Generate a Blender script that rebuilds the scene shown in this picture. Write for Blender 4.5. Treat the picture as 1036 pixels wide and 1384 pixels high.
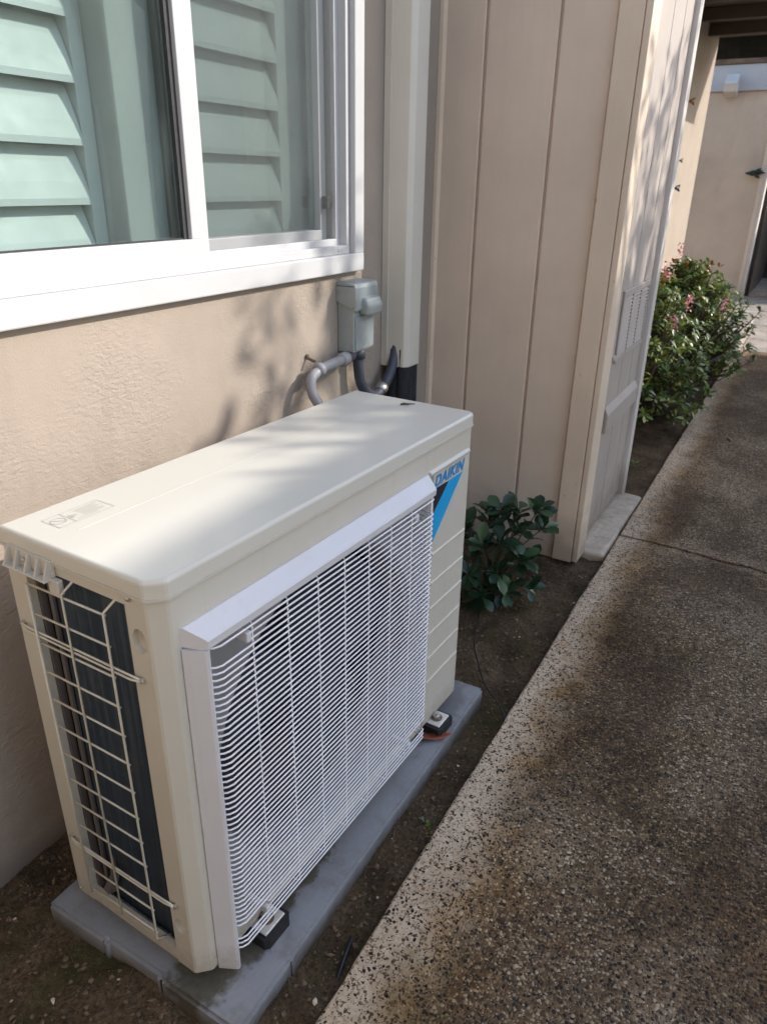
import bpy, bmesh, math, random
from mathutils import Vector, Matrix, noise
random.seed(7)
S = bpy.context.scene
for o in list(bpy.data.objects): bpy.data.objects.remove(o)
COL = S.collection
# ------------------------------------------------------------------ camera
cam = bpy.data.cameras.new('camera'); camo = bpy.data.objects.new('camera', cam); COL.objects.link(camo)
R = Vector((0.87117323, 0.49075636, 0.01467637)); U = Vector((-0.21342297, 0.35160199, 0.91149694)); B = Vector((0.44216268, -0.79720401, 0.41104492))
camo.matrix_world = Matrix(((R.x, U.x, B.x, 1.1312), (R.y, U.y, B.y, -.5527), (R.z, U.z, B.z, 1.2731), (0, 0, 0, 1)))
cam.sensor_fit = 'HORIZONTAL'; cam.sensor_width = 36; cam.lens = 36*991.05/1036
cam.clip_start = .02; cam.clip_end = 500
cam.dof.use_dof = True; cam.dof.focus_distance = 1.35; cam.dof.aperture_fstop = 11
S.camera = camo
# ------------------------------------------------------------------ world, sun, exposure
SUN = Vector((1, .725, .75)).normalized()
w = bpy.data.worlds.new('World'); S.world = w; w.use_nodes = True
nt = w.node_tree; bg = nt.nodes['Background']
sky = nt.nodes.new('ShaderNodeTexSky'); sky.sky_type = 'NISHITA'; sky.sun_disc = False
sky.sun_elevation = math.asin(SUN.z); sky.sun_rotation = math.atan2(SUN.x, SUN.y)
sky.air_density = 1.0; sky.dust_density = 1.1; sky.ozone_density = .4
nt.links.new(sky.outputs[0], bg.inputs[0]); bg.inputs[1].default_value = .15
sl = bpy.data.lights.new('sun', 'SUN'); sl.energy = 2.0; sl.angle = math.radians(.55); sl.color = (1, .94, .86)
so = bpy.data.objects.new('sun', sl); COL.objects.link(so); so.rotation_euler = SUN.to_track_quat('Z', 'Y').to_euler(); so.location = (6, 5, 6)
S.view_settings.view_transform = 'Standard'; S.view_settings.look = 'None'; S.view_settings.gamma = 1; S.view_settings.use_curve_mapping = False
S.cycles.max_bounces = 7; S.cycles.diffuse_bounces = 4; S.cycles.transparent_max_bounces = 10; S.cycles.caustics_reflective = False; S.cycles.caustics_refractive = False
S.view_settings.exposure = 1.47
# ------------------------------------------------------------------ material helpers
MATS = {}
def nodes(name):
    m = bpy.data.materials.new(name); m.use_nodes = True; MATS[name] = m
    n = m.node_tree; return m, n, n.nodes['Principled BSDF']
def mk(n, t, **k):
    nd = n.nodes.new(t)
    for a, v in k.items(): setattr(nd, a, v)
    return nd
def coord(n): return mk(n, 'ShaderNodeTexCoord').outputs['Object']
def noise_t(n, vec, scale, detail=4, rough=.55, dist=0):
    t = mk(n, 'ShaderNodeTexNoise'); n.links.new(vec, t.inputs['Vector'])
    t.inputs['Scale'].default_value = scale; t.inputs['Detail'].default_value = min(detail, 4.5); t.inputs['Roughness'].default_value = rough; t.inputs['Distortion'].default_value = dist
    return t.outputs['Fac']
def ramp(n, fac, stops):
    r = mk(n, 'ShaderNodeValToRGB'); n.links.new(fac, r.inputs[0]); e = r.color_ramp.elements
    while len(e) < len(stops): e.new(.5)
    for i, (p, c) in enumerate(stops):
        e[i].position = p; e[i].color = (*c, 1) if not isinstance(c, (int, float)) else (c, c, c, 1)
    return r.outputs[0]
def mix(n, f, a, b, typ='MIX'):
    m = mk(n, 'ShaderNodeMix', data_type='RGBA', blend_type=typ)
    if isinstance(f, (int, float)): m.inputs[0].default_value = f
    else: n.links.new(f, m.inputs[0])
    for i, v in ((6, a), (7, b)):
        if isinstance(v, tuple): m.inputs[i].default_value = (*v, 1)
        else: n.links.new(v, m.inputs[i])
    return m.outputs[2]
def mth(n, op, a, b=0.0):
    m = mk(n, 'ShaderNodeMath', operation=op)
    for i, v in ((0, a), (1, b)):
        if isinstance(v, (int, float)): m.inputs[i].default_value = v
        else: n.links.new(v, m.inputs[i])
    return m.outputs[0]
def bump(n, bs, h, strength=.3, dist=.002, prev=None):
    b = mk(n, 'ShaderNodeBump'); b.inputs['Strength'].default_value = strength; b.inputs['Distance'].default_value = dist
    n.links.new(h, b.inputs['Height'])
    if prev is not None: n.links.new(prev, b.inputs['Normal'])
    n.links.new(b.outputs[0], bs.inputs['Normal']); return b.outputs[0]
def stretch(n, vec, s):
    m = mk(n, 'ShaderNodeMapping'); m.inputs['Scale'].default_value = s; n.links.new(vec, m.inputs['Vector']); return m.outputs[0]
def sepxyz(n, vec):
    s = mk(n, 'ShaderNodeSeparateXYZ'); n.links.new(vec, s.inputs[0]); return s.outputs
def simple(name, col, rough=.5, metal=0, var=.12, scale=20, bmp=0, bscale=200, bdist=.001, dirt=None):
    m, n, bs = nodes(name); c = coord(n)
    f = noise_t(n, c, scale, 5)
    lo = tuple(max(0, x*(1-var)) for x in col); hi = tuple(min(1, x*(1+var)) for x in col)
    cc = ramp(n, f, [(.3, lo), (.7, hi)])
    if dirt:
        dcol, dsc, thr = dirt
        cc = mix(n, ramp(n, noise_t(n, c, dsc, 7, .7), [(thr, 0.), (thr+.14, .8)]), cc, dcol)
    n.links.new(cc, bs.inputs['Base Color']); bs.inputs['Metallic'].default_value = metal
    n.links.new(ramp(n, noise_t(n, c, scale*2.3, 4), [(.25, rough*.8), (.75, min(1, rough*1.2))]), bs.inputs['Roughness'])
    if bmp: bump(n, bs, noise_t(n, c, bscale, 3), bmp, bdist)
    return m
# stucco
def stucco(name, col, s=1):
    m, n, bs = nodes(name); c = coord(n)
    big = noise_t(n, c, 2.2, 5, .6)
    cc = ramp(n, big, [(.3, tuple(x*.88 for x in col)), (.7, tuple(min(1, x*1.08) for x in col))])
    st = noise_t(n, stretch(n, c, (3, 3, .7)), 3.5, 6, .65)
    cc = mix(n, ramp(n, st, [(.55, 0.), (.8, .35)]), cc, tuple(x*.62 for x in col))
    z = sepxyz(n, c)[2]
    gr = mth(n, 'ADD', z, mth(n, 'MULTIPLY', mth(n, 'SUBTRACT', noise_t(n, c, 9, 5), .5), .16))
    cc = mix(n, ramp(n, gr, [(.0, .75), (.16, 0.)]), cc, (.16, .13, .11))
    n.links.new(cc, bs.inputs['Base Color']); bs.inputs['Roughness'].default_value = .92
    tro = noise_t(n, stretch(n, c, (1, .75, 1.3)), 85*s, 4, .6, .5)
    fine = noise_t(n, c, 240*s, 3, .6)
    mask = ramp(n, noise_t(n, c, 2.6, 4), [(.42, .12), (.62, 1.)])
    b1 = bump(n, bs, mth(n, 'MULTIPLY', tro, mask), .75, .006)
    bump(n, bs, fine, .45, .0016, b1)
    return m
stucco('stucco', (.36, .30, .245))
stucco('bounce_stucco', (.68, .56, .42))  # paler stucco for the added bounce wall
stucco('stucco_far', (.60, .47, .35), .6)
# painted board siding: rough-sawn vertical grain, some scuffs
def board(name, col, chip=None):
    m, n, bs = nodes(name); c = coord(n)
    g = noise_t(n, stretch(n, c, (60, 60, 2.2)), 1.6, 6, .65)
    blot = noise_t(n, c, 3.3, 5)
    cc = ramp(n, blot, [(.3, tuple(x*.9 for x in col)), (.72, tuple(x*1.07 for x in col))])
    cc = mix(n, ramp(n, g, [(.35, .0), (.75, .13)]), cc, tuple(x*.78 for x in col))
    cr = noise_t(n, stretch(n, c, (40, 40, 14)), 3, 5, .6)
    cc = mix(n, ramp(n, cr, [(.62, .0), (.8, .35)]), cc, tuple(x*1.15 for x in col))
    z = sepxyz(n, c)[2]
    lowd = mth(n, 'ADD', z, mth(n, 'MULTIPLY', noise_t(n, c, 14, 5), .2))
    cc = mix(n, ramp(n, lowd, [(.13, .6), (.3, 0.)]), cc, (.17, .13, .1))
    if chip:
        ch = noise_t(n, stretch(n, c, (9, 9, 3)), 6, 8, .75)
        cc = mix(n, ramp(n, ch, [(.66, 0.), (.69, .75)]), cc, chip)
    n.links.new(cc, bs.inputs['Base Color']); bs.inputs['Roughness'].default_value = .72
    b1 = bump(n, bs, g, .35, .0014); bump(n, bs, noise_t(n, stretch(n, c, (1, 1, .35)), 260, 3), .2, .0008, b1)
    return m
board('siding', (.69, .56, .445))
board('trim', (.70, .56, .425), (.20, .15, .12))
board('door_paint', (.44, .375, .325), (.22, .17, .15))
board('white_trim', (.66, .60, .54))
# air conditioner
def paint(name, col, rough=.38, dust=.25):
    m, n, bs = nodes(name); c = coord(n)
    f = noise_t(n, c, 3.5, 6, .6)
    cc = ramp(n, f, [(.3, tuple(x*.965 for x in col)), (.7, col)])
    d = noise_t(n, stretch(n, c, (2, 1.2, 1)), 7, 8, .6)
    cc = mix(n, ramp(n, d, [(.55, 0.), (.85, dust)]), cc, (.45, .41, .33))
    stk = noise_t(n, stretch(n, c, (26, 26, 1.3)), 2.2, 4, .65)
    cc = mix(n, ramp(n, stk, [(.56, 0.), (.8, dust*.9)]), cc, (.36, .32, .25))
    z = sepxyz(n, c)[2]
    sp = mth(n, 'ADD', z, mth(n, 'MULTIPLY', noise_t(n, c, 60, 6, .75), .12))
    cc = mix(n, ramp(n, sp, [(.14, .55), (.2, 0.)]), cc, (.28, .23, .17))
    n.links.new(cc, bs.inputs['Base Color'])
    k_ = 1.5 if dust > .05 else 1.02
    n.links.new(ramp(n, d, [(.35, rough*.97 if dust <= .05 else rough*.85), (.75, min(1, rough*k_))]), bs.inputs['Roughness'])
    bump(n, bs, noise_t(n, c, 420, 2), .12, .0006)
    bs.inputs['Specular IOR Level'].default_value = .45
    return m
paint('ac_cream', (.545, .515, .445), .42)
paint('ac_lid', (.59, .57, .505), .22, .03)
paint('ac_grille', (.60, .595, .62), .42, .14)
simple('wire_white', (.80, .79, .83), .4, 0, .05, 30)
simple('wire_cream', (.62, .58, .48), .45, 0, .1, 40)
def fins():
    m, n, bs = nodes('coil_fins'); c = coord(n)
    wv = mk(n, 'ShaderNodeTexWave', wave_type='BANDS', bands_direction='X'); n.links.new(c, wv.inputs[0]); wv.inputs['Scale'].default_value = 180; wv.inputs['Distortion'].default_value = .6
    hz = mk(n, 'ShaderNodeTexWave', wave_type='BANDS', bands_direction='Z'); n.links.new(c, hz.inputs[0]); hz.inputs['Scale'].default_value = 14; hz.inputs['Distortion'].default_value = .3
    cc = mix(n, wv.outputs['Fac'], (.012, .022, .038), (.045, .07, .105))
    cc = mix(n, mth(n, 'MULTIPLY', hz.outputs['Fac'], .35), cc, (.02, .03, .045))
    cc = mix(n, ramp(n, noise_t(n, stretch(n, c, (90, 90, 1.5)), 1.6, 4, .6), [(.45, 0.), (.7, .6)]), cc, (.10, .135, .18))
    cc = mix(n, ramp(n, noise_t(n, stretch(n, c, (2, 2, 1)), 16, 6, .7), [(.52, 0.), (.75, .55)]), cc, (.13, .125, .115))
    n.links.new(cc, bs.inputs['Base Color']); bs.inputs['Metallic'].default_value = .35; bs.inputs['Roughness'].default_value = .5
    bump(n, bs, wv.outputs['Fac'], .5, .001)
fins()
simple('inner_metal', (.13, .115, .11), .6, .2, .15, 15)
simple('shroud_shade', (.24, .24, .24), .5, 0, .12, 14)  # casing paint darkened to stand in for shade behind the grille
simple('inner_dark', (.018, .019, .024), .6, 0, .3, 20)
simple('fan_plastic', (.020, .022, .028), .7, 0, .2, 10)
simple('steel', (.55, .53, .5), .35, .9, .15, 60, .2, 300)
simple('rust_bolt', (.20, .13, .09), .6, .5, .35, 200, .4, 500)
simple('zinc_foot', (.62, .60, .55), .45, .2, .15, 60)
simple('rubber', (.012, .012, .014), .65, 0, .2, 40)
simple('logo_blue', (.012, .24, .58), .35, 0, .03)
simple('logo_cyan', (.01, .33, .68), .35, 0, .03)
simple('logo_black', (.018, .02, .03), .35, 0, .1)
simple('label_ink', (.40, .39, .35), .6, 0, .05)
# pad
def padm():
    m, n, bs = nodes('pad_plastic'); c = coord(n)
    cc = ramp(n, noise_t(n, c, 5, 5), [(.3, (.20, .205, .215)), (.7, (.265, .27, .282))])
    cc = mix(n, ramp(n, noise_t(n, c, 160, 3), [(.5, 0.), (.8, .25)]), cc, (.34, .34, .36))
    X, Y, Z = sepxyz(n, c)
    # mud splashed up round the two front feet and along the unit's foot
    def blob(cx, cy, r):
        dx = mth(n, 'SUBTRACT', X, cx); dy = mth(n, 'MULTIPLY', mth(n, 'SUBTRACT', Y, cy), .42)
        d = mth(n, 'SQRT', mth(n, 'ADD', mth(n, 'MULTIPLY', dx, dx), mth(n, 'MULTIPLY', dy, dy)))
        d = mth(n, 'ADD', d, mth(n, 'MULTIPLY', mth(n, 'SUBTRACT', noise_t(n, c, 26, 6, .65), .5), .09))
        return ramp(n, d, [(r*.8, .93), (r, 0.)])
    mud = ramp(n, noise_t(n, c, 90, 6, .7), [(.3, (.05, .045, .03)), (.7, (.10, .09, .06))])
    cc = mix(n, blob(.49, .10, .075), cc, mud); cc = mix(n, blob(.50, .26, .05), cc, mud)
    cc = mix(n, mth(n, 'MULTIPLY', blob(.52, .80, .075), .5), cc, (.07, .07, .075))
    cc = mix(n, ramp(n, noise_t(n, c, 14, 7, .7), [(.5, 0.), (.74, .6)]), cc, (.12, .105, .08))
    edge = mth(n, 'ADD', Z, mth(n, 'MULTIPLY', noise_t(n, c, 30, 5), .05))
    cc = mix(n, ramp(n, edge, [(.035, .9), (.075, 0.)]), cc, (.075, .058, .04))
    n.links.new(cc, bs.inputs['Base Color']); bs.inputs['Roughness'].default_value = .55
    bump(n, bs, noise_t(n, c, 300, 3), .25, .0008)
padm()
# soil
def soilm():
    m, n, bs = nodes('soil'); c = coord(n)
    a = noise_t(n, c, 7, 6, .65); f = noise_t(n, c, 120, 5, .7)
    cc = ramp(n, a, [(.3, (.05, .036, .020)), (.5, (.115, .078, .046)), (.72, (.20, .138, .085))])
    cc = mix(n, ramp(n, f, [(.35, .75), (.6, 0.)]), cc, (.022, .018, .012))
    cc = mix(n, ramp(n, noise_t(n, c, 5, 6, .7), [(.52, 0.), (.66, .55)]), cc, (.06, .062, .02))
    cc = mix(n, ramp(n, noise_t(n, c, 260, 3), [(.66, 0.), (.75, .7)]), cc, (.17, .14, .11))
    n.links.new(cc, bs.inputs['Base Color']); bs.inputs['Roughness'].default_value = .95; bs.inputs['Specular IOR Level'].default_value = .15
    b1 = bump(n, bs, noise_t(n, c, 60, 6, .7), .9, .012); bump(n, bs, noise_t(n, c, 350, 4), .7, .003, b1)
soilm()
simple('crumb', (.14, .095, .056), .95, 0, .5, 30, .5, 300, .003)
simple('litter', (.17, .10, .055), .85, 0, .6, 16)
simple('chip_pale', (.50, .43, .33), .8, 0, .35, 30)
# exposed aggregate concrete
def aggm():
    m, n, bs = nodes('aggregate'); c = coord(n); X, Y, Z = sepxyz(n, c)
    wob = mk(n, 'ShaderNodeVectorMath', operation='ADD')
    nn = mk(n, 'ShaderNodeTexNoise'); nn.inputs['Scale'].default_value = 55; n.links.new(c, nn.inputs['Vector'])
    sc = mk(n, 'ShaderNodeVectorMath', operation='SCALE'); n.links.new(nn.outputs['Color'], sc.inputs[0]); sc.inputs['Scale'].default_value = .011
    n.links.new(c, wob.inputs[0]); n.links.new(sc.outputs[0], wob.inputs[1]); v = wob.outputs[0]
    def vor(s, feat='F1'):
        t = mk(n, 'ShaderNodeTexVoronoi', feature=feat); t.inputs['Scale'].default_value = s; n.links.new(v, t.inputs['Vector']); return t
    v1 = vor(165); v2 = vor(330)
    def rnd(vt):
        s = mk(n, 'ShaderNodeSeparateColor'); n.links.new(vt.outputs['Color'], s.inputs[0]); return s.outputs
    r1 = rnd(v1); r2 = rnd(v2)
    stops = [(0., (.018, .016, .014)), (.24, (.042, .038, .032)), (.40, (.14, .078, .042)), (.52, (.075, .060, .040)), (.66, (.21, .15, .085)), (.84, (.33, .25, .155)), (.97, (.50, .41, .29))]
    peb = ramp(n, r1[0], stops); peb2 = ramp(n, r2[0], stops)
    # how worn / how clean: the strip along the bed is cleaner cement with scattered dark stones
    ed = mth(n, 'ADD', mth(n, 'SUBTRACT', X, .70), mth(n, 'MULTIPLY', mth(n, 'SUBTRACT', noise_t(n, c, 5.5, 6, .75), .5), .20))
    clean = ramp(n, ed, [(.03, .9), (.09, .55), (.15, 0.)])
    och0 = ramp(n, ed, [(.04, 0.), (.11, .75), (.16, .55), (.24, 0.)])
    jd = mth(n, 'ABSOLUTE', mth(n, 'ADD', mth(n, 'SUBTRACT', Y, 2.10), mth(n, 'MULTIPLY', mth(n, 'SUBTRACT', X, .70), .062)))
    jd = mth(n, 'ADD', jd, mth(n, 'MULTIPLY', mth(n, 'SUBTRACT', noise_t(n, c, 7, 6, .7), .5), .2))
    clean = mth(n, 'MAXIMUM', clean, ramp(n, jd, [(.01, .35), (.08, 0.)]))
    dry = ramp(n, noise_t(n, c, 2.6, 7, .68), [(.46, 0.), (.66, .75)])
    cement = ramp(n, noise_t(n, c, 90, 5, .7), [(.3, (.44, .345, .24)), (.7, (.68, .54, .395))])
    dirtyc = ramp(n, noise_t(n, c, 40, 5, .7), [(.3, (.058, .037, .020)), (.7, (.22, .145, .085))])
    matrix = mix(n, mth(n, 'MAXIMUM', clean, mth(n, 'MULTIPLY', dry, .55)), dirtyc, cement)
    pm1 = ramp(n, v1.outputs['Distance'], [(.46, 1.), (.60, 0.)]); pm2 = ramp(n, v2.outputs['Distance'], [(.42, 1.), (.58, 0.)])
    keep1 = ramp(n, mth(n, 'SUBTRACT', r1[1], mth(n, 'MULTIPLY', clean, .55)), [(.14, 0.), (.18, 1.)])
    keep2 = ramp(n, mth(n, 'SUBTRACT', r2[1], mth(n, 'MULTIPLY', clean, .45)), [(.30, 0.), (.32, 1.)])
    k1 = mth(n, 'MULTIPLY', pm1, keep1); k2 = mth(n, 'MULTIPLY', pm2, keep2)
    cc = mix(n, k2, matrix, peb2); cc = mix(n, k1, cc, peb)
    # damp, algae and rust-ochre stains with shapes of their own
    wet = ramp(n, noise_t(n, stretch(n, c, (1.5, .7, 1)), 1.7, 6, .62, .6), [(.40, 0.), (.57, .92)])
    wet = mth(n, 'MULTIPLY', wet, mth(n, 'SUBTRACT', 1, mth(n, 'MULTIPLY', clean, .9)))
    cc = mix(n, wet, cc, mix(n, 1., cc, (.46, .385, .30), 'MULTIPLY'))
    cc = mix(n, mth(n, 'MULTIPLY', ramp(n, noise_t(n, c, 2.1, 6, .7, .4), [(.5, 0.), (.64, .72)]), mth(n, 'SUBTRACT', 1, clean)), cc, mix(n, 1., cc, (.58, .56, .36), 'MULTIPLY'))
    och = ramp(n, noise_t(n, c, 6.5, 6, .7), [(.56, 0.), (.7, .45)])
    och = mth(n, 'MAXIMUM', och, mth(n, 'MULTIPLY', och0, ramp(n, noise_t(n, c, 9, 5), [(.35, 0.), (.6, 1.)])))
    cc = mix(n, och, cc, mix(n, 1., cc, (1.08, .86, .52), 'MULTIPLY'))
    cc = mix(n, ramp(n, noise_t(n, c, 420, 2), [(.73, 0.), (.77, .8)]), cc, (.46, .42, .35))
    n.links.new(cc, bs.inputs['Base Color'])
    n.links.new(ramp(n, wet, [(0., .9), (.8, .7)]), bs.inputs['Roughness']); bs.inputs['Specular IOR Level'].default_value = .22
    h = mth(n, 'ADD', mth(n, 'MULTIPLY', k1, mth(n, 'SUBTRACT', .6, v1.outputs['Distance'])), mth(n, 'MULTIPLY', k2, .2))
    b1 = bump(n, bs, h, .8, .0045); bump(n, bs, noise_t(n, c, 300, 4), .35, .0012, b1)
aggm()
def concm(name, col, bs_=60):
    m, n, bs = nodes(name); c = coord(n)
    cc = ramp(n, noise_t(n, c, 9, 7, .7), [(.3, tuple(x*.6 for x in col)), (.65, col)])
    cc = mix(n, ramp(n, noise_t(n, c, 26, 7, .75), [(.55, 0.), (.75, .7)]), cc, (.13, .11, .085))
    n.links.new(cc, bs.inputs['Base Color']); n.links.new(ramp(n, noise_t(n, c, 6, 4), [(.35, .3), (.65, .85)]), bs.inputs['Roughness'])
    bump(n, bs, noise_t(n, c, bs_, 6, .7), .6, .004)
concm('concrete', (.52, .43, .32)); concm('concrete_far', (.42, .37, .32))
simple('vinyl', (.52, .52, .52), .35, 0, .03, 6, 0, dirt=((.55, .52, .46), 5, .66))
simple('vinyl_shade', (.42, .43, .44), .5, 0, .05)
simple('gasket', (.03, .03, .032), .7)
simple('shutter', (.66, .675, .67), .45, 0, .03, 8)
simple('room', (.45, .46, .45), .9)
simple('box_grey', (.33, .37, .375), .45, .25, .10, 14, .12, 250, .001, ((.45, .46, .44), 12, .6))
simple('conduit_grey', (.30, .30, .31), .5, 0, .12, 30)
simple('conduit_dark', (.05, .055, .075), .5, 0, .2, 30)
simple('pipe_foam', (.016, .016, .02), .85, 0, .3, 30, .4, 200)
simple('cover_plastic', (.60, .57, .50), .42, 0, .05, 5)
simple('brown_wood', (.14, .075, .04), .6, 0, .35, 12, .3, 60)
simple('porch_shade', (.03, .022, .018), .7, 0, .3, 6)  # near-black tone stands in for the deep shade inside the porch
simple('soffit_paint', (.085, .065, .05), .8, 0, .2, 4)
simple('beam_paint', (.46, .44, .44), .6, 0, .06, 4)
simple('roofing', (.12, .11, .10), .9, 0, .3, 20)
simple('ornament_dark', (.03, .04, .035), .5, .5, .3, 60)
simple('ornament_rust', (.30, .13, .05), .6, .2, .4, 60)
simple('dead_leaf', (.22, .055, .025), .5, 0, .5, 45, .3, 120)
simple('bark', (.09, .065, .045), .9, 0, .35, 30, .6, 80, .004)
simple('petal', (.72, .33, .36), .6, 0, .2, 40)
simple('cable', (.01, .01, .012), .5)
def leafm(name, lo, mid, hi, rough=.34):
    m, n, bs = nodes(name); oi = mk(n, 'ShaderNodeObjectInfo'); c = coord(n)
    at = mk(n, 'ShaderNodeAttribute', attribute_name='tint')
    f = mth(n, 'FRACT', mth(n, 'ADD', oi.outputs['Random'], at.outputs['Fac']))
    cc = ramp(n, f, [(0., lo), (.55, mid), (1., hi)])
    cc = mix(n, ramp(n, noise_t(n, c, 90, 4), [(.5, 0.), (.8, .3)]), cc, lo)
    n.links.new(cc, bs.inputs['Base Color']); bs.inputs['Roughness'].default_value = rough
    bs.inputs['Subsurface Weight'].default_value = .0
    tr = mk(n, 'ShaderNodeBsdfTranslucent'); n.links.new(cc, tr.inputs[0]); ms = mk(n, 'ShaderNodeMixShader'); ms.inputs[0].default_value = .22
    n.links.new(bs.outputs[0], ms.inputs[1]); n.links.new(tr.outputs[0], ms.inputs[2]); n.links.new(ms.outputs[0], n.nodes['Material Output'].inputs[0])
leafm('leaf_dark', (.014, .038, .02), (.026, .066, .032), (.06, .12, .05))
leafm('leaf_hedge', (.04, .08, .02), (.11, .17, .032), (.30, .30, .05))
leafm('leaf_red', (.22, .05, .02), (.30, .09, .03), (.16, .12, .02))
def glassm(name, tint, refl=1.0, diffuse=0, dcol=(.2, .2, .2)):
    m, n, bs = nodes(name); n.nodes.remove(bs)
    t = mk(n, 'ShaderNodeBsdfTransparent'); t.inputs[0].default_value = (*tint, 1)
    g = mk(n, 'ShaderNodeBsdfGlossy'); g.inputs['Roughness'].default_value = .02
    fr = mk(n, 'ShaderNodeFresnel'); fr.inputs[0].default_value = 1.5
    ms = mk(n, 'ShaderNodeMixShader'); n.links.new(mth(n, 'MULTIPLY', fr.outputs[0], refl), ms.inputs[0]); n.links.new(t.outputs[0], ms.inputs[1]); n.links.new(g.outputs[0], ms.inputs[2])
    out = ms.outputs[0]
    if diffuse:
        d = mk(n, 'ShaderNodeBsdfDiffuse'); d.inputs[0].default_value = (*dcol, 1); m2 = mk(n, 'ShaderNodeMixShader')
        if diffuse < .2: n.links.new(ramp(n, noise_t(n, coord(n), 7, 6, .7), [(.35, 0.), (.8, diffuse*2)]), m2.inputs[0])
        else: m2.inputs[0].default_value = diffuse
        n.links.new(out, m2.inputs[1]); n.links.new(d.outputs[0], m2.inputs[2]); out = m2.outputs[0]
    n.links.new(out, n.nodes['Material Output'].inputs[0])
glassm('glass', (.905, .965, .948), .55, .025, (.45, .52, .5))
glassm('screen', (1, 1, 1), 0, .24, (.16, .175, .175))
# ------------------------------------------------------------------ object helpers
OFF = {}
def off(p):
    while p is not None:
        if p.name in OFF: return OFF[p.name]
        p = p.parent
    return Vector((0, 0, 0))
def thing(name, label, cat, loc=(0, 0, 0), rz=0, group=None, local=False):
    o = bpy.data.objects.new(name, None); COL.objects.link(o); o.empty_display_size = .05
    o.location = loc; o.rotation_euler = (0, 0, rz); tag(o, label, cat, group)
    OFF[o.name] = Vector((0, 0, 0)) if local else Vector(loc)
    return o
def tag(o, label=None, cat=None, group=None, kind=None):
    if label: o['label'] = label
    if cat: o['category'] = cat
    if group: o['group'] = group
    if kind: o['kind'] = kind
    return o
def mesh(name, v, f, mat, parent=None, smooth=False):
    d = off(parent); me = bpy.data.meshes.new(name)
    me.from_pydata([tuple(Vector(p)-d) for p in v], [], f); me.validate(); me.update()
    if smooth: me.polygons.foreach_set('use_smooth', [True]*len(me.polygons))
    me.materials.append(MATS[mat]); o = bpy.data.objects.new(name, me); COL.objects.link(o); o.parent = parent
    return o
def inst(name, me, parent, mat4):
    o = bpy.data.objects.new(name, me); COL.objects.link(o); o.parent = parent; o.matrix_local = mat4; return o
def frombm(name, bm, mat, parent=None, smooth=False):
    bmesh.ops.recalc_face_normals(bm, faces=bm.faces)
    bm.verts.ensure_lookup_table(); bm.verts.index_update()
    v = [p.co.copy() for p in bm.verts]; f = [[q.index for q in g.verts] for g in bm.faces]; bm.free()
    return mesh(name, v, f, mat, parent, smooth)
def bmbox(bm, x0, x1, y0, y1, z0, z1, bev=0, seg=2):
    b2 = bmesh.new(); vs = [b2.verts.new((x, y, z)) for x in (x0, x1) for y in (y0, y1) for z in (z0, z1)]
    for q in ((0, 1, 3, 2), (4, 6, 7, 5), (0, 4, 5, 1), (2, 3, 7, 6), (0, 2, 6, 4), (1, 5, 7, 3)): b2.faces.new([vs[i] for i in q])
    bmesh.ops.recalc_face_normals(b2, faces=b2.faces)
    if bev: bmesh.ops.bevel(b2, geom=list(b2.edges), offset=bev, segments=seg, affect='EDGES', profile=.5)
    mp = {v: bm.verts.new(v.co) for v in b2.verts}
    for g in b2.faces: bm.faces.new([mp[v] for v in g.verts])
    b2.free()
def box(name, x0, x1, y0, y1, z0, z1, mat, parent=None, bev=0, seg=2):
    bm = bmesh.new(); bmbox(bm, x0, x1, y0, y1, z0, z1, bev, seg); return frombm(name, bm, mat, parent)
def bmprism(bm, poly, axis, a, b):
    def P(u, v, t): return {'x': (t, u, v), 'y': (u, t, v), 'z': (u, v, t)}[axis]
    A = [bm.verts.new(P(u, v, a)) for u, v in poly]; Bv = [bm.verts.new(P(u, v, b)) for u, v in poly]; n = len(poly)
    for i in range(n): bm.faces.new((A[i], A[(i+1) % n], Bv[(i+1) % n], Bv[i]))
    bm.faces.new(A); bm.faces.new(Bv)
def prism(name, poly, axis, a, b, mat, parent=None, bev=0):
    bm = bmesh.new(); bmprism(bm, poly, axis, a, b); bmesh.ops.recalc_face_normals(bm, faces=bm.faces)
    if bev: bmesh.ops.bevel(bm, geom=list(bm.edges), offset=bev, segments=2, affect='EDGES', profile=.5)
    return frombm(name, bm, mat, parent)
def tube_geo(pts, r, n=6, cap=True):
    pts = [Vector(p) for p in pts]; V = []; F = []
    up = Vector((0, 0, 1)); prev = None
    for i, p in enumerate(pts):
        t = (pts[min(i+1, len(pts)-1)]-pts[max(i-1, 0)]).normalized()
        if prev is None:
            a = up if abs(t.z) < .9 else Vector((1, 0, 0)); s = t.cross(a).normalized()
        else: s = (prev-t*prev.dot(t)).normalized()
        prev = s; q = t.cross(s); rr = r[i] if isinstance(r, (list, tuple)) else r
        for k in range(n):
            a = 2*math.pi*k/n; V.append(p+(s*math.cos(a)+q*math.sin(a))*rr)
    for i in range(len(pts)-1):
        for k in range(n): F.append((i*n+k, i*n+(k+1) % n, (i+1)*n+(k+1) % n, (i+1)*n+k))
    if cap: F.append(tuple(range(n))[::-1]); F.append(tuple(range((len(pts)-1)*n, len(pts)*n)))
    return V, F
def tube(name, pts, r, mat, parent=None, n=6, smooth=True):
    V, F = tube_geo(pts, r, n); return mesh(name, V, F, mat, parent, smooth)
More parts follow.
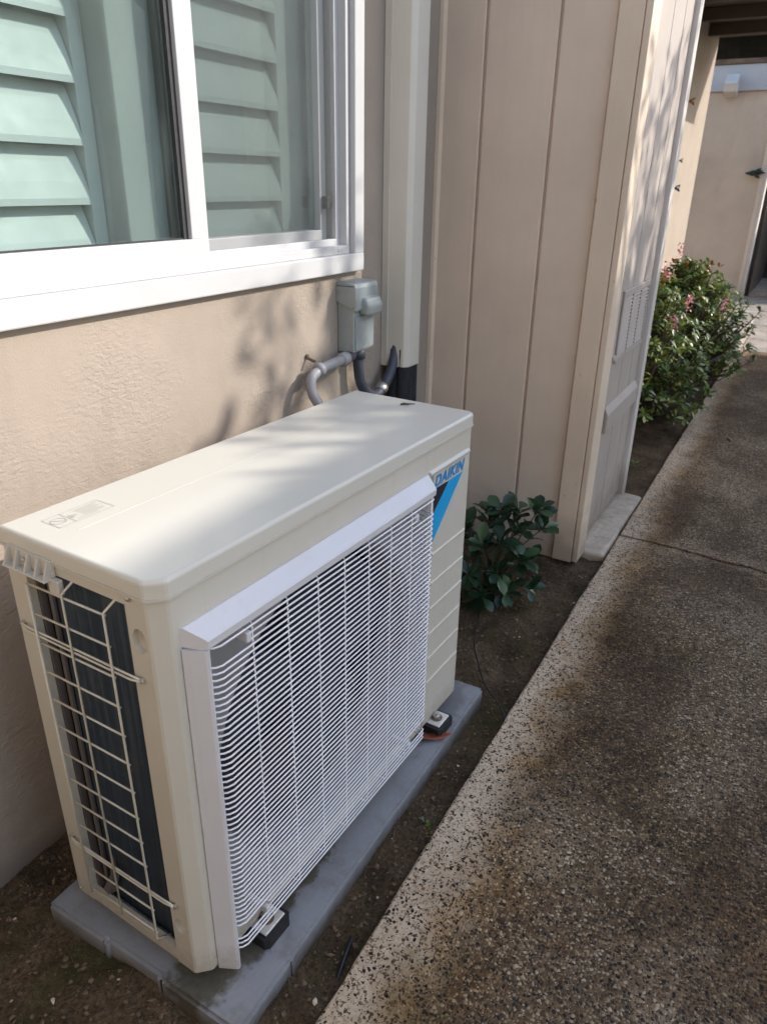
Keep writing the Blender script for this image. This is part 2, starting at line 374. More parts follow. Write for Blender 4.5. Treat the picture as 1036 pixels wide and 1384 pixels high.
def spline(pts, k=6):
    pts = [Vector(p) for p in pts]; out = []
    for i in range(len(pts)-1):
        p0 = pts[max(i-1, 0)]; p1 = pts[i]; p2 = pts[i+1]; p3 = pts[min(i+2, len(pts)-1)]
        for j in range(k):
            t = j/k; out.append(.5*((2*p1)+(-p0+p2)*t+(2*p0-5*p1+4*p2-p3)*t*t+(-p0+3*p1-3*p2+p3)*t**3))
    out.append(pts[-1]); return out
def join(geos):
    V = []; F = []
    for v, f in geos:
        b = len(V); V += list(v); F += [tuple(i+b for i in q) for q in f]
    return V, F
def cyl_geo(c, axis, r, h, n=16, r2=None):
    a = {'x': Vector((1, 0, 0)), 'y': Vector((0, 1, 0)), 'z': Vector((0, 0, 1))}[axis]
    return tube_geo([Vector(c), Vector(c)+a*h], [r, r2 if r2 is not None else r], n)
def sm(t): t = max(0, min(1, t)); return t*t*(3-2*t)

# ================================================================== GROUND
def soil_z(x, y):
    return .018*sm((x-.03)/.12)*sm((.9-y)/.5)+.03*sm((y-.85)/.6)+.012*sm((x-.62)/.06)*sm((1.2-y)/.5)
def soil_h(x, y):
    p = Vector((x, y, 0))
    return soil_z(x, y)+.011*noise.noise(p*9)+.009*noise.noise(p*24)+.006*noise.noise(p*60)
nx = 62; xs = [-.03+.76*i/(nx-1) for i in range(nx)]; ys = []; y = -1.3
while y < 5.6: ys.append(y); y += .012 if y < 1.7 else .025
V = [(x, y, soil_h(x, y)) for y in ys for x in xs]
F = [(j*nx+i, j*nx+i+1, (j+1)*nx+i+1, (j+1)*nx+i) for j in range(len(ys)-1) for i in range(nx-1)]
tag(mesh('soil_bed', V, F, 'soil', None, True), kind='structure')
tag(mesh('ground', [(-80, -80, -.06), (80, -80, -.06), (80, 80, -.06), (-80, 80, -.06)], [(0, 1, 2, 3)], 'soil'), kind='structure')
# path: slabs of exposed aggregate concrete, real joints between them
PZ = .06; PX = .698
path = bpy.data.objects.new('path', None); COL.objects.link(path); tag(path, kind='structure')
def slab(y0, y1, x0=PX, x1=2.6, mat='aggregate', wob0=True, wob1=True, parent=path, z=PZ, name='slab'):
    nu = 60; nv = 90
    def jt(x, s): return .022*noise.noise(Vector((x*2.6, s*3.1, 0)))+.013*noise.noise(Vector((x*13, s*3.1, 4)))-.062*(x-PX)
    def ex(y): return .0035*noise.noise(Vector((0, y*14, 2)))+.004*noise.noise(Vector((3, y*3, 2)))
    V = []; F = []
    for j in range(nv+1):
        for i in range(nu+1):
            u = i/nu; v = j/nv; x = x0+(x1-x0)*u**1.5
            a = y0+(jt(x, y0) if wob0 else 0); b = y1+(jt(x, y1)-.019 if wob1 else 0); y = a+(b-a)*v
            if i == 0: x += ex(y)
            zz = z+.0012*noise.noise(Vector((x*6, y*6, 0)))
            if i == 0 or j in (0, nv): zz -= .003
            V.append((x, y, zz))
    n1 = nu+1
    F = [(j*n1+i, j*n1+i+1, (j+1)*n1+i+1, (j+1)*n1+i) for j in range(nv) for i in range(nu)]
    ring = [i for i in range(n1)]+[j*n1+nu for j in range(1, nv+1)]+[nv*n1+i for i in range(nu-1, -1, -1)]+[j*n1 for j in range(nv-1, 0, -1)]
    b = len(V); V += [(V[i][0], V[i][1], z-.1) for i in ring]; L = len(ring)
    F += [(ring[k], b+k, b+(k+1) % L, ring[(k+1) % L]) for k in range(L)]
    return mesh(name, V, F, mat, parent, False)
slab(-1.69, 2.10, wob0=False); slab(2.10, 6.15); slab(6.15, 7.5, wob1=False, mat='concrete_far', x0=.74)
slab(-1.69, 9.0, x0=2.62, x1=4.48, wob0=False, wob1=False, mat='concrete_far', name='added_bounce_slab')  # added unseen paving, bounces sunlight up into the shaded area
slab(7.53, 8.5, x0=-2., x1=2.6, wob0=False, wob1=False, mat='concrete_far'); slab(8.53, 12.5, x0=-2., wob0=False, wob1=False, mat='concrete_far')

# ================================================================== HOUSE
house = thing('stucco_house', 'beige stucco house wall with white window behind the outdoor unit', 'house', (0, .5, 0))
WY0, WY1, WZ0, WZ1 = -1.1, 1.262, 1.092, 2.02
def wall_hole():
    ya, yb, za, zb = -4, 7.24, -.06, 2.44; Y = [ya, WY0, WY1, yb]; Z = [za, WZ0, WZ1, zb]; V = []; F = []
    for j in range(4):
        for i in range(4): V.append((0, Y[i], Z[j]))
    for j in range(3):
        for i in range(3):
            if i == 1 and j == 1: continue
            F.append((j*4+i, j*4+i+1, (j+1)*4+i+1, (j+1)*4+i))
    b = len(V); V += [(-.16, WY0, WZ0), (-.16, WY1, WZ0), (-.16, WY1, WZ1), (-.16, WY0, WZ1)]
    h = [5, 6, 10, 9]
    for k in range(4): F.append((h[k], h[(k+1) % 4], b+(k+1) % 4, b+k))
    return V, F
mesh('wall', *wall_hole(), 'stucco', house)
box('interior_wall', -1.3, -1.25, -1.6, 1.8, .4, 2.4, 'room', house)
box('interior_wall', -1.25, -.17, -1.65, -1.6, .4, 2.4, 'room', house); box('interior_wall', -1.25, -.17, 1.8, 1.85, .4, 2.4, 'room', house)
box('interior_floor', -1.25, -.17, -1.6, 1.8, .35, .4, 'room', house)
# eaves: boarded underside, rafters, fascia, roof slope
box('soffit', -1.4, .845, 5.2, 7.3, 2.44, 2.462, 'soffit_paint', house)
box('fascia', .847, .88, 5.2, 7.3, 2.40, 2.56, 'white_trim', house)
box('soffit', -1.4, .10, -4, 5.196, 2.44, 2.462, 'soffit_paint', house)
box('fascia', .102, .13, -4, 5.196, 2.40, 2.52, 'white_trim', house)
def roof_slab(xe, ya, yb):
    mesh('roof', [(xe, ya, 2.53), (xe, yb, 2.53), (-3, yb, 3.5), (-3, ya, 3.5), (xe, ya, 2.56), (xe, yb, 2.56), (-3, yb, 3.53), (-3, ya, 3.53)], [(0, 1, 2, 3), (7, 6, 5, 4), (0, 4, 5, 1), (1, 5, 6, 2), (2, 6, 7, 3), (3, 7, 4, 0)], 'roofing', house)
roof_slab(.17, -4.1, 5.19); roof_slab(.93, 5.2, 7.36)
for k in range(3): box('rafter', .0, .842, 5.4+k*.62, 5.4+k*.62+.045, 2.36, 2.438, 'soffit_paint', house)
# far end: projecting wall, its corner trim, beam over the porch
box('return_wall', -2.5, -.002, 7.12, 7.238, -.05, 2.436, 'stucco_far', house)
box('court_wall', -3.2, .405, 9.5, 9.66, -.05, 2.24, 'stucco_far', house)
box('corner_trim', .407, .437, 9.49, 9.70, .0, 2.24, 'white_trim', house)
box('corner_trim', .36, .4055, 9.484, 9.498, .0, 2.24, 'trim', house, .003)
box('porch_beam', -3.2, 3.4, 9.46, 9.62, 2.243, 2.50, 'beam_paint', house, .006)
box('beam_cap', -3.2, 3.4, 9.44, 9.63, 2.503, 2.55, 'brown_wood', house)
prism('corbel', [(9.26, 2.22), (9.459, 2.18), (9.459, 2.36), (9.36, 2.40), (9.22, 2.30)], 'x', -.16, -.03, 'white_trim', house, .004)
box('porch_back_wall', -3.2, 4.2, 12.0, 12.1, -.05, 3.3, 'porch_shade', house)
box('porch_side_wall', .44, .48, 9.71, 12.0, -.05, 3.3, 'porch_shade', house)
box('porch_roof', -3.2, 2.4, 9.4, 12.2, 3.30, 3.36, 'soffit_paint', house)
tube('brace', [(.18, 9.42, 3.29), (.27, 9.44, 2.60)], .035, 'beam_paint', house, 4, False)
bm = bmesh.new(); arc = [(.72+.42*math.cos(a), 2.56+.62*math.sin(a)) for a in [math.pi*k/14 for k in range(15)]]
bmprism(bm, arc, 'y', 9.66, 9.70); frombm('arched_panel', bm, 'siding', house)
box('added_bounce_wall', .002, 4.4, -1.9, -1.7, -.06, 2.9, 'bounce_stucco', house)  # added wall behind the camera, unseen, bounces warm sunlight onto shaded sides
# main window
win = prism('window', [(0, 0), (1, 0), (0, 1)], 'z', 0, .001, 'vinyl', house); bpy.data.objects.remove(win)
def frame_geo(y0, y1, z0, z1, wd, x0, x1, wb=None, bev=.002, wr=None, wl=None):
    bm = bmesh.new(); wb = wd if wb is None else wb; wr = wd if wr is None else wr; wl = wd if wl is None else wl
    bmbox(bm, x0, x1, y0, y1, z0, z0+wb, bev); bmbox(bm, x0, x1, y0, y1, z1-wd, z1, bev)
    bmbox(bm, x0+.0003, x1-.0004, y0, y0+wl, z0+wb-.001, z1-wd+.001, bev); bmbox(bm, x0+.0003, x1-.0004, y1-wr, y1, z0+wb-.001, z1-wd+.001, bev)
    return bm
win = frombm('window', frame_geo(-1.15, 1.312, 1.045, 2.07, .047, -.004, .022, bev=.003), 'vinyl', house)
win['label'] = 'white vinyl sliding window with insect screen on the right half'
frombm('frame', frame_geo(-1.10, 1.262, 1.092, 2.02, .018, -.10, .006, wb=.022, wr=.016), 'vinyl', win)
frombm('sash', frame_geo(-1.08, .703, 1.113, 2.0, .06, -.035, .004, wb=.046, wr=.05), 'vinyl', win)
frombm('sash', frame_geo(.66, 1.23, 1.112, 2.0, .05, -.085, -.048, wb=.040, wr=.028, wl=.036), 'vinyl', win)
frombm('screen_frame', frame_geo(.69, 1.246, 1.112, 2.0, .018, -.030, -.016, wb=.018), 'vinyl', win)
box('jamb_track', -.046, -.012, 1.2465, 1.250, 1.115, 2.0, 'gasket', win); box('jamb_track', -.095, -.086, 1.231, 1.246, 1.115, 2.0, 'vinyl_shade', win)
box('pane', -.020, -.016, -1.03, .655, 1.155, 1.95, 'glass', win); box('pane', -.070, -.066, .68, 1.205, 1.148, 1.955, 'glass', win)
mesh('insect_screen', [(-.022, .70, 1.125), (-.022, 1.235, 1.125), (-.022, 1.235, 1.99), (-.022, .70, 1.99)], [(0, 1, 2, 3)], 'screen', win)
box('glazing_bead', -.0155, -.006, .640, .655, 1.158, 1.95, 'gasket', win); box('glazing_bead', -.0155, -.008, -1.03, .64, 1.157, 1.162, 'gasket', win)
box('latch', -.046, -.028, 1.205, 1.222, 1.205, 1.235, 'gasket', win, .002); box('maker_label', .0065, .0072, 1.200, 1.225, 1.0985, 1.105, 'vinyl_shade', win)
# plantation shutter behind the glass
sh = thing('window_shutter', 'white louvred shutter seen through the green tinted window glass', 'shutter', (-.13, .5, 1.1))
for y0, y1 in ((.5085, .5400), (.70, .752), (1.118, 1.235)): box('stile', -.150, -.112, y0, y1, 1.10, 2.0, 'shutter', sh, .002)
box('post', -.150, -.052, .5415, .648, 1.10, 2.0, 'shutter', sh, .003)
box('rail', -.148, -.120, -1.05, .508, 1.10, 1.118, 'shutter', sh); box('rail', -.148, -.120, .7525, 1.1175, 1.10, 1.118, 'shutter', sh)
for k in range(9):
    zb = 1.128+.1015*k
    for y0, y1 in ((-1.05, .507), (.7535, 1.1165)):
        n = 10; sec = []
        for i in range(n):
            a = 2*math.pi*i/n; u = .0585*math.cos(a); v = .0055*math.sin(a); t = math.radians(70)
            sec.append((-.128-u*math.cos(t)*1+v*math.sin(t), zb+.05+u*math.sin(t)+v*math.cos(t)))
        prism('louver', sec, 'y', y0, y1, 'shutter', sh)

# ================================================================== LINE SET COVER, BOX, CONDUITS
cv = thing('line_set_cover', 'tall cream plastic channel cover running up the inside wall corner', 'pipe cover', (.05, 1.5, .75))
prof = [(0.001, 1.45), (.078, 1.455), (.092, 1.468), (.092, 1.535), (.078, 1.548), (.001, 1.553)]
prism('channel', prof, 'z', .745, 2.43, 'cover_plastic', cv, .002)
prism('seam_lip', [(.018, 1.4485), (.024, 1.4485), (.024, 1.5545), (.018, 1.5545)], 'z', .747, 2.42, 'cover_plastic', cv)
pp = thing('insulated_pipe', 'black foam insulated pipes dropping out of the channel cover', 'pipe', (.05, 1.5, .3))
for yy, xx, rr in ((1.477, .038, .026), (1.527, .040, .0265), (1.502, .064, .0225), (1.530, .068, .0205), (1.473, .067, .0195)):
    tube('pipe', spline([(xx, yy, .80), (xx, yy, .62), (xx+.01, yy-.01, .45), (xx+.08, yy-.08, .28), (xx+.2, yy-.3, .22)]), rr, 'pipe_foam', pp, 10)
eb = thing('disconnect_box', 'grey metal electrical disconnect box on the stucco wall', 'electrical box', (.02, 1.26, .83))
box('body', .001, .054, 1.204, 1.312, .832, 1.012, 'box_grey', eb, .003)
prism('cover', [(.0, 1.022), (.060, 1.018), (.064, 1.008), (.064, .948), (.0555, .946), (.0555, 1.0125), (.0, 1.0125)], 'y', 1.199, 1.317, 'box_grey', eb, .0015)
prism('cover_side', [(.001, 1.0115), (.062, 1.0115), (.062, .965), (.05, .952), (.001, .97)], 'y', 1.1985, 1.2025, 'box_grey', eb, .001)
prism('pull_hood', [(.0545, .985), (.078, .978), (.086, .958), (.082, .932), (.0545, .936)], 'y', 1.232, 1.312, 'box_grey', eb, .006)
box('front_plate', .0545, .0575, 1.21, 1.308, .838, .93, 'box_grey', eb, .001)
gc = thing('grey_conduit', 'light grey bent conduit on the stucco wall below the electrical box', 'conduit', (.04, 1.05, .6))
tube('flexible_hose', spline([(.045, 1.045, .815), (.045, 1.008, .80), (.055, .995, .765), (.08, 1.005, .72), (.11, 1.03, .66), (.15, 1.05, .58)]), .0135, 'conduit_grey', gc, 10)
tube('straight_pipe', [(.045, 1.04, .816), (.045, 1.165, .822)], .0145, 'conduit_grey', gc, 12)
tube('coupling', [(.045, 1.150, .8213), (.045, 1.178, .8225)], .019, 'conduit_grey', gc, 12); tube('elbow', spline([(.045, 1.175, .8225), (.04, 1.21, .822), (.034, 1.228, .836)]), .015, 'conduit_dark', gc, 10)
tube('coupling', [(.045, 1.036, .8155), (.045, 1.052, .8165)], .018, 'conduit_grey', gc, 12)
mesh('strap', *join([tube_geo([(.003, 1.048, .842), (.03, 1.048, .835)], .004, 6), cyl_geo((.001, 1.048, .846), 'x', .0055, .006, 10)]), 'rust_bolt', gc)
dc = thing('black_conduit', 'dark flexible conduit looping from the electrical box to the channel cover', 'conduit', (.04, 1.33, .6))
tube('hose', spline([(.035, 1.258, .835), (.036, 1.258, .78), (.04, 1.270, .725), (.05, 1.315, .685), (.05, 1.37, .69), (.047, 1.42, .72), (.045, 1.455, .765), (.045, 1.47, .82)]), .0155, 'conduit_dark', dc, 10)
tube('connector', [(.035, 1.258, .834), (.036, 1.258, .806)], .021, 'conduit_dark', dc, 10)
tube('clamp', [(.05, 1.362, .6885), (.049, 1.384, .698)], .0185, 'steel', dc, 10)

# ================================================================== STORAGE CLOSET
cl = thing('storage_closet', 'beige wood sided storage closet with weathered door projecting from the house', 'closet', (.3, 1.95, .05))
YS = 1.80; GB = .045
gx = [-.02, .145, .366, .528]
box('backing', -.02, .585, YS+.012, YS+.03, GB+.02, 2.438, 'siding', cl)
for i in range(3):
    prism('siding_board', [(gx[i]+.0045, YS+.011), (gx[i]+.0045, YS+.002), (gx[i]+.007, YS), (gx[i+1]-.007, YS), (gx[i+1]-.0045, YS+.002), (gx[i+1]-.0045, YS+.011)], 'z', GB, 2.437, 'siding', cl)
box('corner_trim', .527, .597, YS-.018, YS-.0005, GB+.004, 2.436, 'trim', cl, .004)
box('corner_trim', .5985, .618, YS-.019, YS+.085, GB+.01, 2.436, 'trim', cl, .003)
prism('inside_corner_strip', [(0.001, YS-.018), (.012, YS-.016), (.018, YS-.001), (.001, YS-.001)], 'z', .02, 2.43, 'trim', cl)
# door leaf of vertical boards, with rail, vent and knob
XF = .590
door = box('door', XF-.035, XF-.004, YS+.09, 2.484, .075, 2.2, 'door_paint', cl); door['label'] = 'weathered pinkish grey closet door with louvred vent and mid rail'
ye = [YS+.092, 1.985, 2.165, 2.345, 2.484]
for i in range(4): box('board', XF-.0038, XF+.006, ye[i]+.003, ye[i+1]-.003, .078, 2.195, 'door_paint', door, .002)
prism('rail', [(XF+.0062, .470), (XF+.020, .474), (XF+.020, .538), (XF+.0062, .566)], 'y', 1.99, 2.48, 'door_paint', door, .003)
prism('rail', [(XF+.0062, 1.90), (XF+.020, 1.904), (XF+.020, 1.965), (XF+.0062, 1.99)], 'y', 1.99, 2.48, 'door_paint', door, .003)
frombm('vent_frame', frame_geo(2.02, 2.44, .715, .955, .018, XF+.0065, XF+.014, bev=.002), 'door_paint', door)
bm = bmesh.new()
for c in range(3):
    a = 2.04+c*.129; b = a+.120
    for k in range(17):
        z = .736+k*.0122
        bmprism(bm, [(XF+.007, z+.0085), (XF+.0085, z+.0098), (XF+.0135, z+.002), (XF+.0122, z)], 'y', a, b)
    if c: bmbox(bm, XF+.0066, XF+.0135, a-.009, a-.0005, .734, .936)
tag(frombm('vent_slats', bm, 'door_paint', door), kind='stuff')
V, F = join([cyl_geo((XF+.006, 1.945, .745), 'x', .007, .014, 10), cyl_geo((XF+.020, 1.945, .745), 'x', .015, .010, 12, .011)])
mesh('knob', V, F, 'door_paint', door)
box('door_post', XF-.03, XF+.024, 2.49, 2.55, .03, 2.436, 'white_trim', cl, .004)
box('door_head', XF-.03, XF+.02, YS+.09, 2.488, 2.205, 2.436, 'trim', cl)
box('back_wall', 0.0, .558, 2.50, 2.54, .02, 2.436, 'siding', cl)
box('closet_roof', .135, .66, YS-.05, 2.60, 2.4375, 2.49, 'roofing', cl)
bm = bmesh.new(); bmbox(bm, .57, .690, 1.885, 2.53, -.02, .062, .012, 3)
bmesh.ops.subdivide_edges(bm, edges=list(bm.edges), cuts=4, use_grid_fill=True)
for v in bm.verts:
    v.co += Vector((.006*noise.noise(v.co*22), .006*noise.noise(v.co*19+Vector((5, 0, 0))), .004*noise.noise(v.co*15)-.02*max(0, (v.co.x-.6))/.09*(.3)))
tag(frombm('concrete_sill', bm, 'concrete', None, False), 'pale worn concrete sill under the closet door beside the path', 'sill')

# ================================================================== EQUIPMENT PAD
bm = bmesh.new(); bmprism(bm, [(.155, -.036), (.30, -.036), (.303, -.031), (.43, -.031), (.433, -.037), (.596, -.040), (.604, -.03), (.604, .10), (.602, .105), (.602, .49), (.604, .495), (.604, .955), (.155, .955)], 'z', -.02, .059)
bmesh.ops.recalc_face_normals(bm, faces=bm.faces); bmesh.ops.bevel(bm, geom=[e for e in bm.edges if min(v.co.z for v in e.verts) > .05 or abs(e.verts[0].co.z-e.verts[1].co.z) > .05], offset=.006, segments=2, affect='EDGES')
tag(frombm('equipment_pad', bm, 'pad_plastic'), 'grey plastic equipment pad on the soil under the outdoor unit', 'pad')

# ================================================================== OUTDOOR UNIT (local frame)
AC = thing('outdoor_air_conditioner', 'cream heat pump outdoor unit with white wire grille on grey pad', 'air conditioner', (.2044, 0, 0), -.0461, local=True)
D, WD, Z0, ZL, ZT = .311, .898, .0888, .795, .8228
CY, CZ, CR = .37, .41, .292
def ring_rect(u0, u1, v0, v1, cu, cv_, r, n=64, ru=None):
    """plate u0..u1 x v0..v1 with a round hole"""
    V = []; F = []; rv = ru or r
    for k in range(n):
        a = 2*math.pi*(k+.5)/n; c, s = math.cos(a), math.sin(a)
        V.append((cu+r*c, cv_+rv*s))
        t = min([(u1-cu)/c if c > 1e-9 else 9e9, (u0-cu)/c if c < -1e-9 else 9e9, (v1-cv_)/s if s > 1e-9 else 9e9, (v0-cv_)/s if s < -1e-9 else 9e9])
        V.append((cu+t*c, cv_+t*s))
    for k in range(n):
        j = (k+1) % n; F.append((2*k, 2*k+1, 2*j+1, 2*j))
        pa, pb = V[2*k+1], V[2*j+1]
        if abs(pa[0]-pb[0]) > 1e-6 and abs(pa[1]-pb[1]) > 1e-6:
            V.append((u1 if max(pa[0], pb[0]) > u1-1e-6 else u0, v1 if max(pa[1], pb[1]) > v1-1e-6 else v0)); F.append((2*k+1, len(V)-1, 2*j+1))
    return V, F
V = []; F = []
def add(vs, fs):
    b = len(V); V.extend(vs); F.extend([tuple(i+b for i in q) for q in fs])
def quad(*p): add(list(p), [tuple(range(len(p)))])
CH = .022
GY0, GY1, GZ0, GZ1 = .034, .722, .100, .735        # grille zone of the front
# front plate
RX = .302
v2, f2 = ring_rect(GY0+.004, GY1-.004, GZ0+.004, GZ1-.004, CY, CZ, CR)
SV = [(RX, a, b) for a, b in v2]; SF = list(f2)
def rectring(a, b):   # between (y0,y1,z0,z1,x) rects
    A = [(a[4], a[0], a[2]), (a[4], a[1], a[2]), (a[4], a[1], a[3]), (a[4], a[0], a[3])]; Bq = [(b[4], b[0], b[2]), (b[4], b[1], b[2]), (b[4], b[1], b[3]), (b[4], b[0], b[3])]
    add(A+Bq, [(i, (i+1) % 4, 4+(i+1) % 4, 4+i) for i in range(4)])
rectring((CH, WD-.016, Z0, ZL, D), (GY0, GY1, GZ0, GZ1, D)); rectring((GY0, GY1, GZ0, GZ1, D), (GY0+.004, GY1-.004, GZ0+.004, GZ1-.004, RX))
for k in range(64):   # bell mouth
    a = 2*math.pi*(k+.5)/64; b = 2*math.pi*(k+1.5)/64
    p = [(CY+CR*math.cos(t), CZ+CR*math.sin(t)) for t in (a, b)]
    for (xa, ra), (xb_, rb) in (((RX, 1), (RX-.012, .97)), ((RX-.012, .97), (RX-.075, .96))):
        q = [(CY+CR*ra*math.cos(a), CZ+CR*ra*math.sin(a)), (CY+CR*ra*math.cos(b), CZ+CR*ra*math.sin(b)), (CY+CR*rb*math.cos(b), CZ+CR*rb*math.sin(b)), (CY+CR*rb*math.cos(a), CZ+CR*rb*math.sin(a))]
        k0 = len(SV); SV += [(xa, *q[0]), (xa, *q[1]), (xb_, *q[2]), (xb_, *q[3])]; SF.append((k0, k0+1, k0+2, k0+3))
# chamfered near front corner (softened), far corner, far side, back, bottom
cor = [(D-CH-.004, 0), (D-CH+.003, .002), (D-.003, CH-.003), (D, CH+.003), (D, CH)]
cor = [(D-CH, 0), (D-CH+.004, .0018), (D-.0018, CH-.004), (D, CH)]
for i in range(3): quad((*cor[i], Z0), (*cor[i+1], Z0), (*cor[i+1], ZL), (*cor[i], ZL))
fc = [(D-.016+.016*math.sin(t), WD-.016+.016*math.cos(t)) for t in [math.pi/2*(1-k/4) for k in range(5)]]
for i in range(4): quad((*fc[i], Z0), (*fc[i+1], Z0), (*fc[i+1], ZL), (*fc[i], ZL))
quad((D-.016, WD, Z0), (0, WD, Z0), (0, WD, ZL), (D-.016, WD, ZL))
quad((0, 0, Z0), (0, WD, Z0), (0, WD, ZL), (0, 0, ZL))
quad((0, 0, Z0+.003), (0, WD, Z0+.003), (D-.02, WD, Z0+.003), (D-.02, 0, Z0+.003))
# near side with its opening and two thumb recesses in the front stile
OX0, OX1, OZ0, OZ1 = .042, .252, .116, .777
quad((0, 0, Z0), (OX0, 0, Z0), (OX0, 0, ZL), (0, 0, ZL)); quad((OX0, 0, OZ1), (OX1, 0, OZ1), (OX1, 0, ZL), (OX0, 0, ZL))
quad((OX0, 0, Z0+.004), (OX1, 0, Z0+.004), (OX1, 0, OZ0), (OX0, 0, OZ0))
rec = [(.272, .728, .013, .019), (.270, .185, .012, .016)]
zs = [Z0, .15, .22, .69, .765, ZL]
for i in range(5):
    if i in (1, 3):
        cx, cz, r, rv = rec[0] if i == 3 else rec[1]
        vv, ff = ring_rect(OX1, D-CH, zs[i], zs[i+1], cx, cz, r, 24, rv); add([(a, 0, b) for a, b in vv], ff)
        for k in range(24):
            for (s0, d0), (s1, d1) in (((1, 0), (.9, .008)), ((.9, .008), (.55, .014)), ((.55, .014), (.01, .016))):
                q = []
                for s, d, kk in ((s0, d0, k), (s0, d0, k+1), (s1, d1, k+1), (s1, d1, k)):
                    t = 2*math.pi*(kk+.5)/24; q.append((cx+r*s*math.cos(t), d, cz+rv*s*math.sin(t)))
                quad(*q)
    else: quad((OX1, 0, zs[i]), (D-CH, 0, zs[i]), (D-CH, 0, zs[i+1]), (OX1, 0, zs[i+1]))
o4 = [(OX0, OZ0), (OX1, OZ0), (OX1, OZ1), (OX0, OZ1)]
for i in range(4):
    a, b = o4[i], o4[(i+1) % 4]; quad((a[0], 0, a[1]), (b[0], 0, b[1]), (b[0], .011, b[1]), (a[0], .011, a[1]))
mesh('casing', V, F, 'ac_cream', AC)
mesh('fan_shroud', SV, SF, 'shroud_shade', AC)
# pressed horizontal lines on the front right
for z in (.548, .477, .412, .345, .2785, .211):
    prism('pressed_rib', [(D-.001, z-.003), (D+.0022, z-.0018), (D+.0026, z+.0005), (D-.001, z+.0045)], 'y', .727, .882, 'ac_cream', AC)
# lid
bm = bmesh.new(); e = .0025
out = [(-e, -e), (D-CH+.001, -e), (D-CH+.005, -.001), (D+.0005, CH-.005), (D+e, CH-.001)]+[(D-.016+(.016+e)*math.sin(t), WD-.016+(.016+e)*math.cos(t)) for t in [math.pi/2*(1-k/4) for k in range(5)]]+[(-e, WD+e)]
bmprism(bm, out, 'z', ZL+.0025, ZT); bmesh.ops.recalc_face_normals(bm, faces=bm.faces)
bmesh.ops.bevel(bm, geom=[q for q in bm.edges if min(v.co.z for v in q.verts) > ZT-.001], offset=.0062, segments=4, affect='EDGES', profile=.5)
lid = frombm('lid', bm, 'ac_lid', AC)
prism('lid_lip', [(p[0]*.999+.0002, p[1]) for p in [(x+.0012*(1 if x > .1 else -1), y+.0012*(1 if y > .3 else -1)) for x, y in out]], 'z', ZL-.0015, ZL+.0022, 'ac_cream', AC)
bm = bmesh.new()
for X_ in (.105,): bmprism(bm, [(X_-.004, ZT-.0004), (X_, ZT+.0003), (X_+.004, ZT-.0004)], 'y', .05, .85)
frombm('lid_ridges', bm, 'ac_lid', lid)
# printed warning panel on the lid: frame, no-stepping circle and lines of fine print
geo = []
zt = ZT+.0004
def pbox(a, b, c, d): geo.append(([(a, c, zt), (b, c, zt), (b, d, zt), (a, d, zt)], [(0, 1, 2, 3)]))
x0, x1, y0, y1 = .038, .080, .040, .134; t = .0009
pbox(x0, x0+t, y0, y1); pbox(x1-t, x1, y0, y1); pbox(x0, x1, y0, y0+t); pbox(x0, x1, y1-t, y1); pbox(x0, x1, .068, .068+t)
n = 28
for rr in (.0115,):
    vv = []
    for k in range(n):
        a = 2*math.pi*k/n
        vv += [(.058+rr*math.cos(a), .0535+rr*math.sin(a), zt), (.058+(rr-.0013)*math.cos(a), .0535+(rr-.0013)*math.sin(a), zt)]
    geo.append((vv, [(2*k, 2*((k+1) % n), 2*((k+1) % n)+1, 2*k+1) for k in range(n)]))
geo.append(([(.0495, .0465, zt), (.0505, .0455, zt), (.0665, .0605, zt), (.0655, .0615, zt)], [(0, 1, 2, 3)]))
geo.append(([(.052, .072, zt), (.066, .072, zt), (.059, .085, zt)], [(0, 1, 2)]))
for i, (xx, a, b) in enumerate(((.045, .088, .128), (.0495, .088, .122), (.054, .09, .130), (.0585, .09, .118), (.063, .09, .127), (.0675, .09, .124), (.072, .076, .11))): pbox(xx, xx+.0014, a, b)
mesh('warning_print', *join(geo), 'label_ink', lid)
# fan grille
gr = None
bm = bmesh.new()
bmprism(bm, [(D, .744), (D+.004, .745), (D+.031, .729), (D+.033, .726), (D+.032, .714), (D+.024, .713), (D, .716)], 'y', .0335, .692)
for v in bm.verts:
    if v.co.y > .6: v.co.y -= (v.co.x-D)*.62
    else: v.co.y = .0318+(v.co.x-D)*.5
gr = frombm('fan_grille', bm, 'ac_grille', AC)
prism('side_bar', [(D, .0315), (D+.003, .0300), (D+.030, .0445), (D+.033, .048), (D+.031, .052), (D, .0545)], 'z', .083, .7125, 'ac_grille', gr)
GX = D+.0315
def hw(z, ya=.050, yb=.666):
    p = [(GX-.017, ya, 0), (GX-.014, ya+.004, 0), (GX-.004, ya+.013, 0), (GX, ya+.022, 0), (GX, yb-.004, 0), (GX-.001, yb, 0), (GX-.006, yb+.003, 0), (D-.002, yb+.006, 0)]
    if ya > .06: p = [(GX-.012, ya-.002, 0), (GX, ya, 0)]+p[4:]
    if yb < .66: p = p[:-4]+[(GX, yb, 0), (GX-.012, yb+.002, 0)]
    return p
def mkwire(pts, r, n=6):
    vv, ff = tube_geo(pts, r, n); me = bpy.data.meshes.new('wire'); me.from_pydata(vv, [], ff); me.polygons.foreach_set('use_smooth', [True]*len(ff)); me.materials.append(MATS['wire_white']); return me
wm = mkwire(hw(0), .00155); ws = mkwire(hw(0, .128, .600), .00155)
NW = 57
for k in range(NW):
    z = .7065-k*(.7065-.1145)/(NW-1)
    inst('wire', ws if k in (1, 2, NW-4, NW-5) else wm, gr, Matrix.Translation((0, 0, z)))
vp = [(D-.002, 0, .109), (GX-.008, 0, .111), (GX-.0035, 0, .116), (GX-.0035, 0, .706), (GX-.012, 0, .712)]
vm = mkwire(vp, .0012)
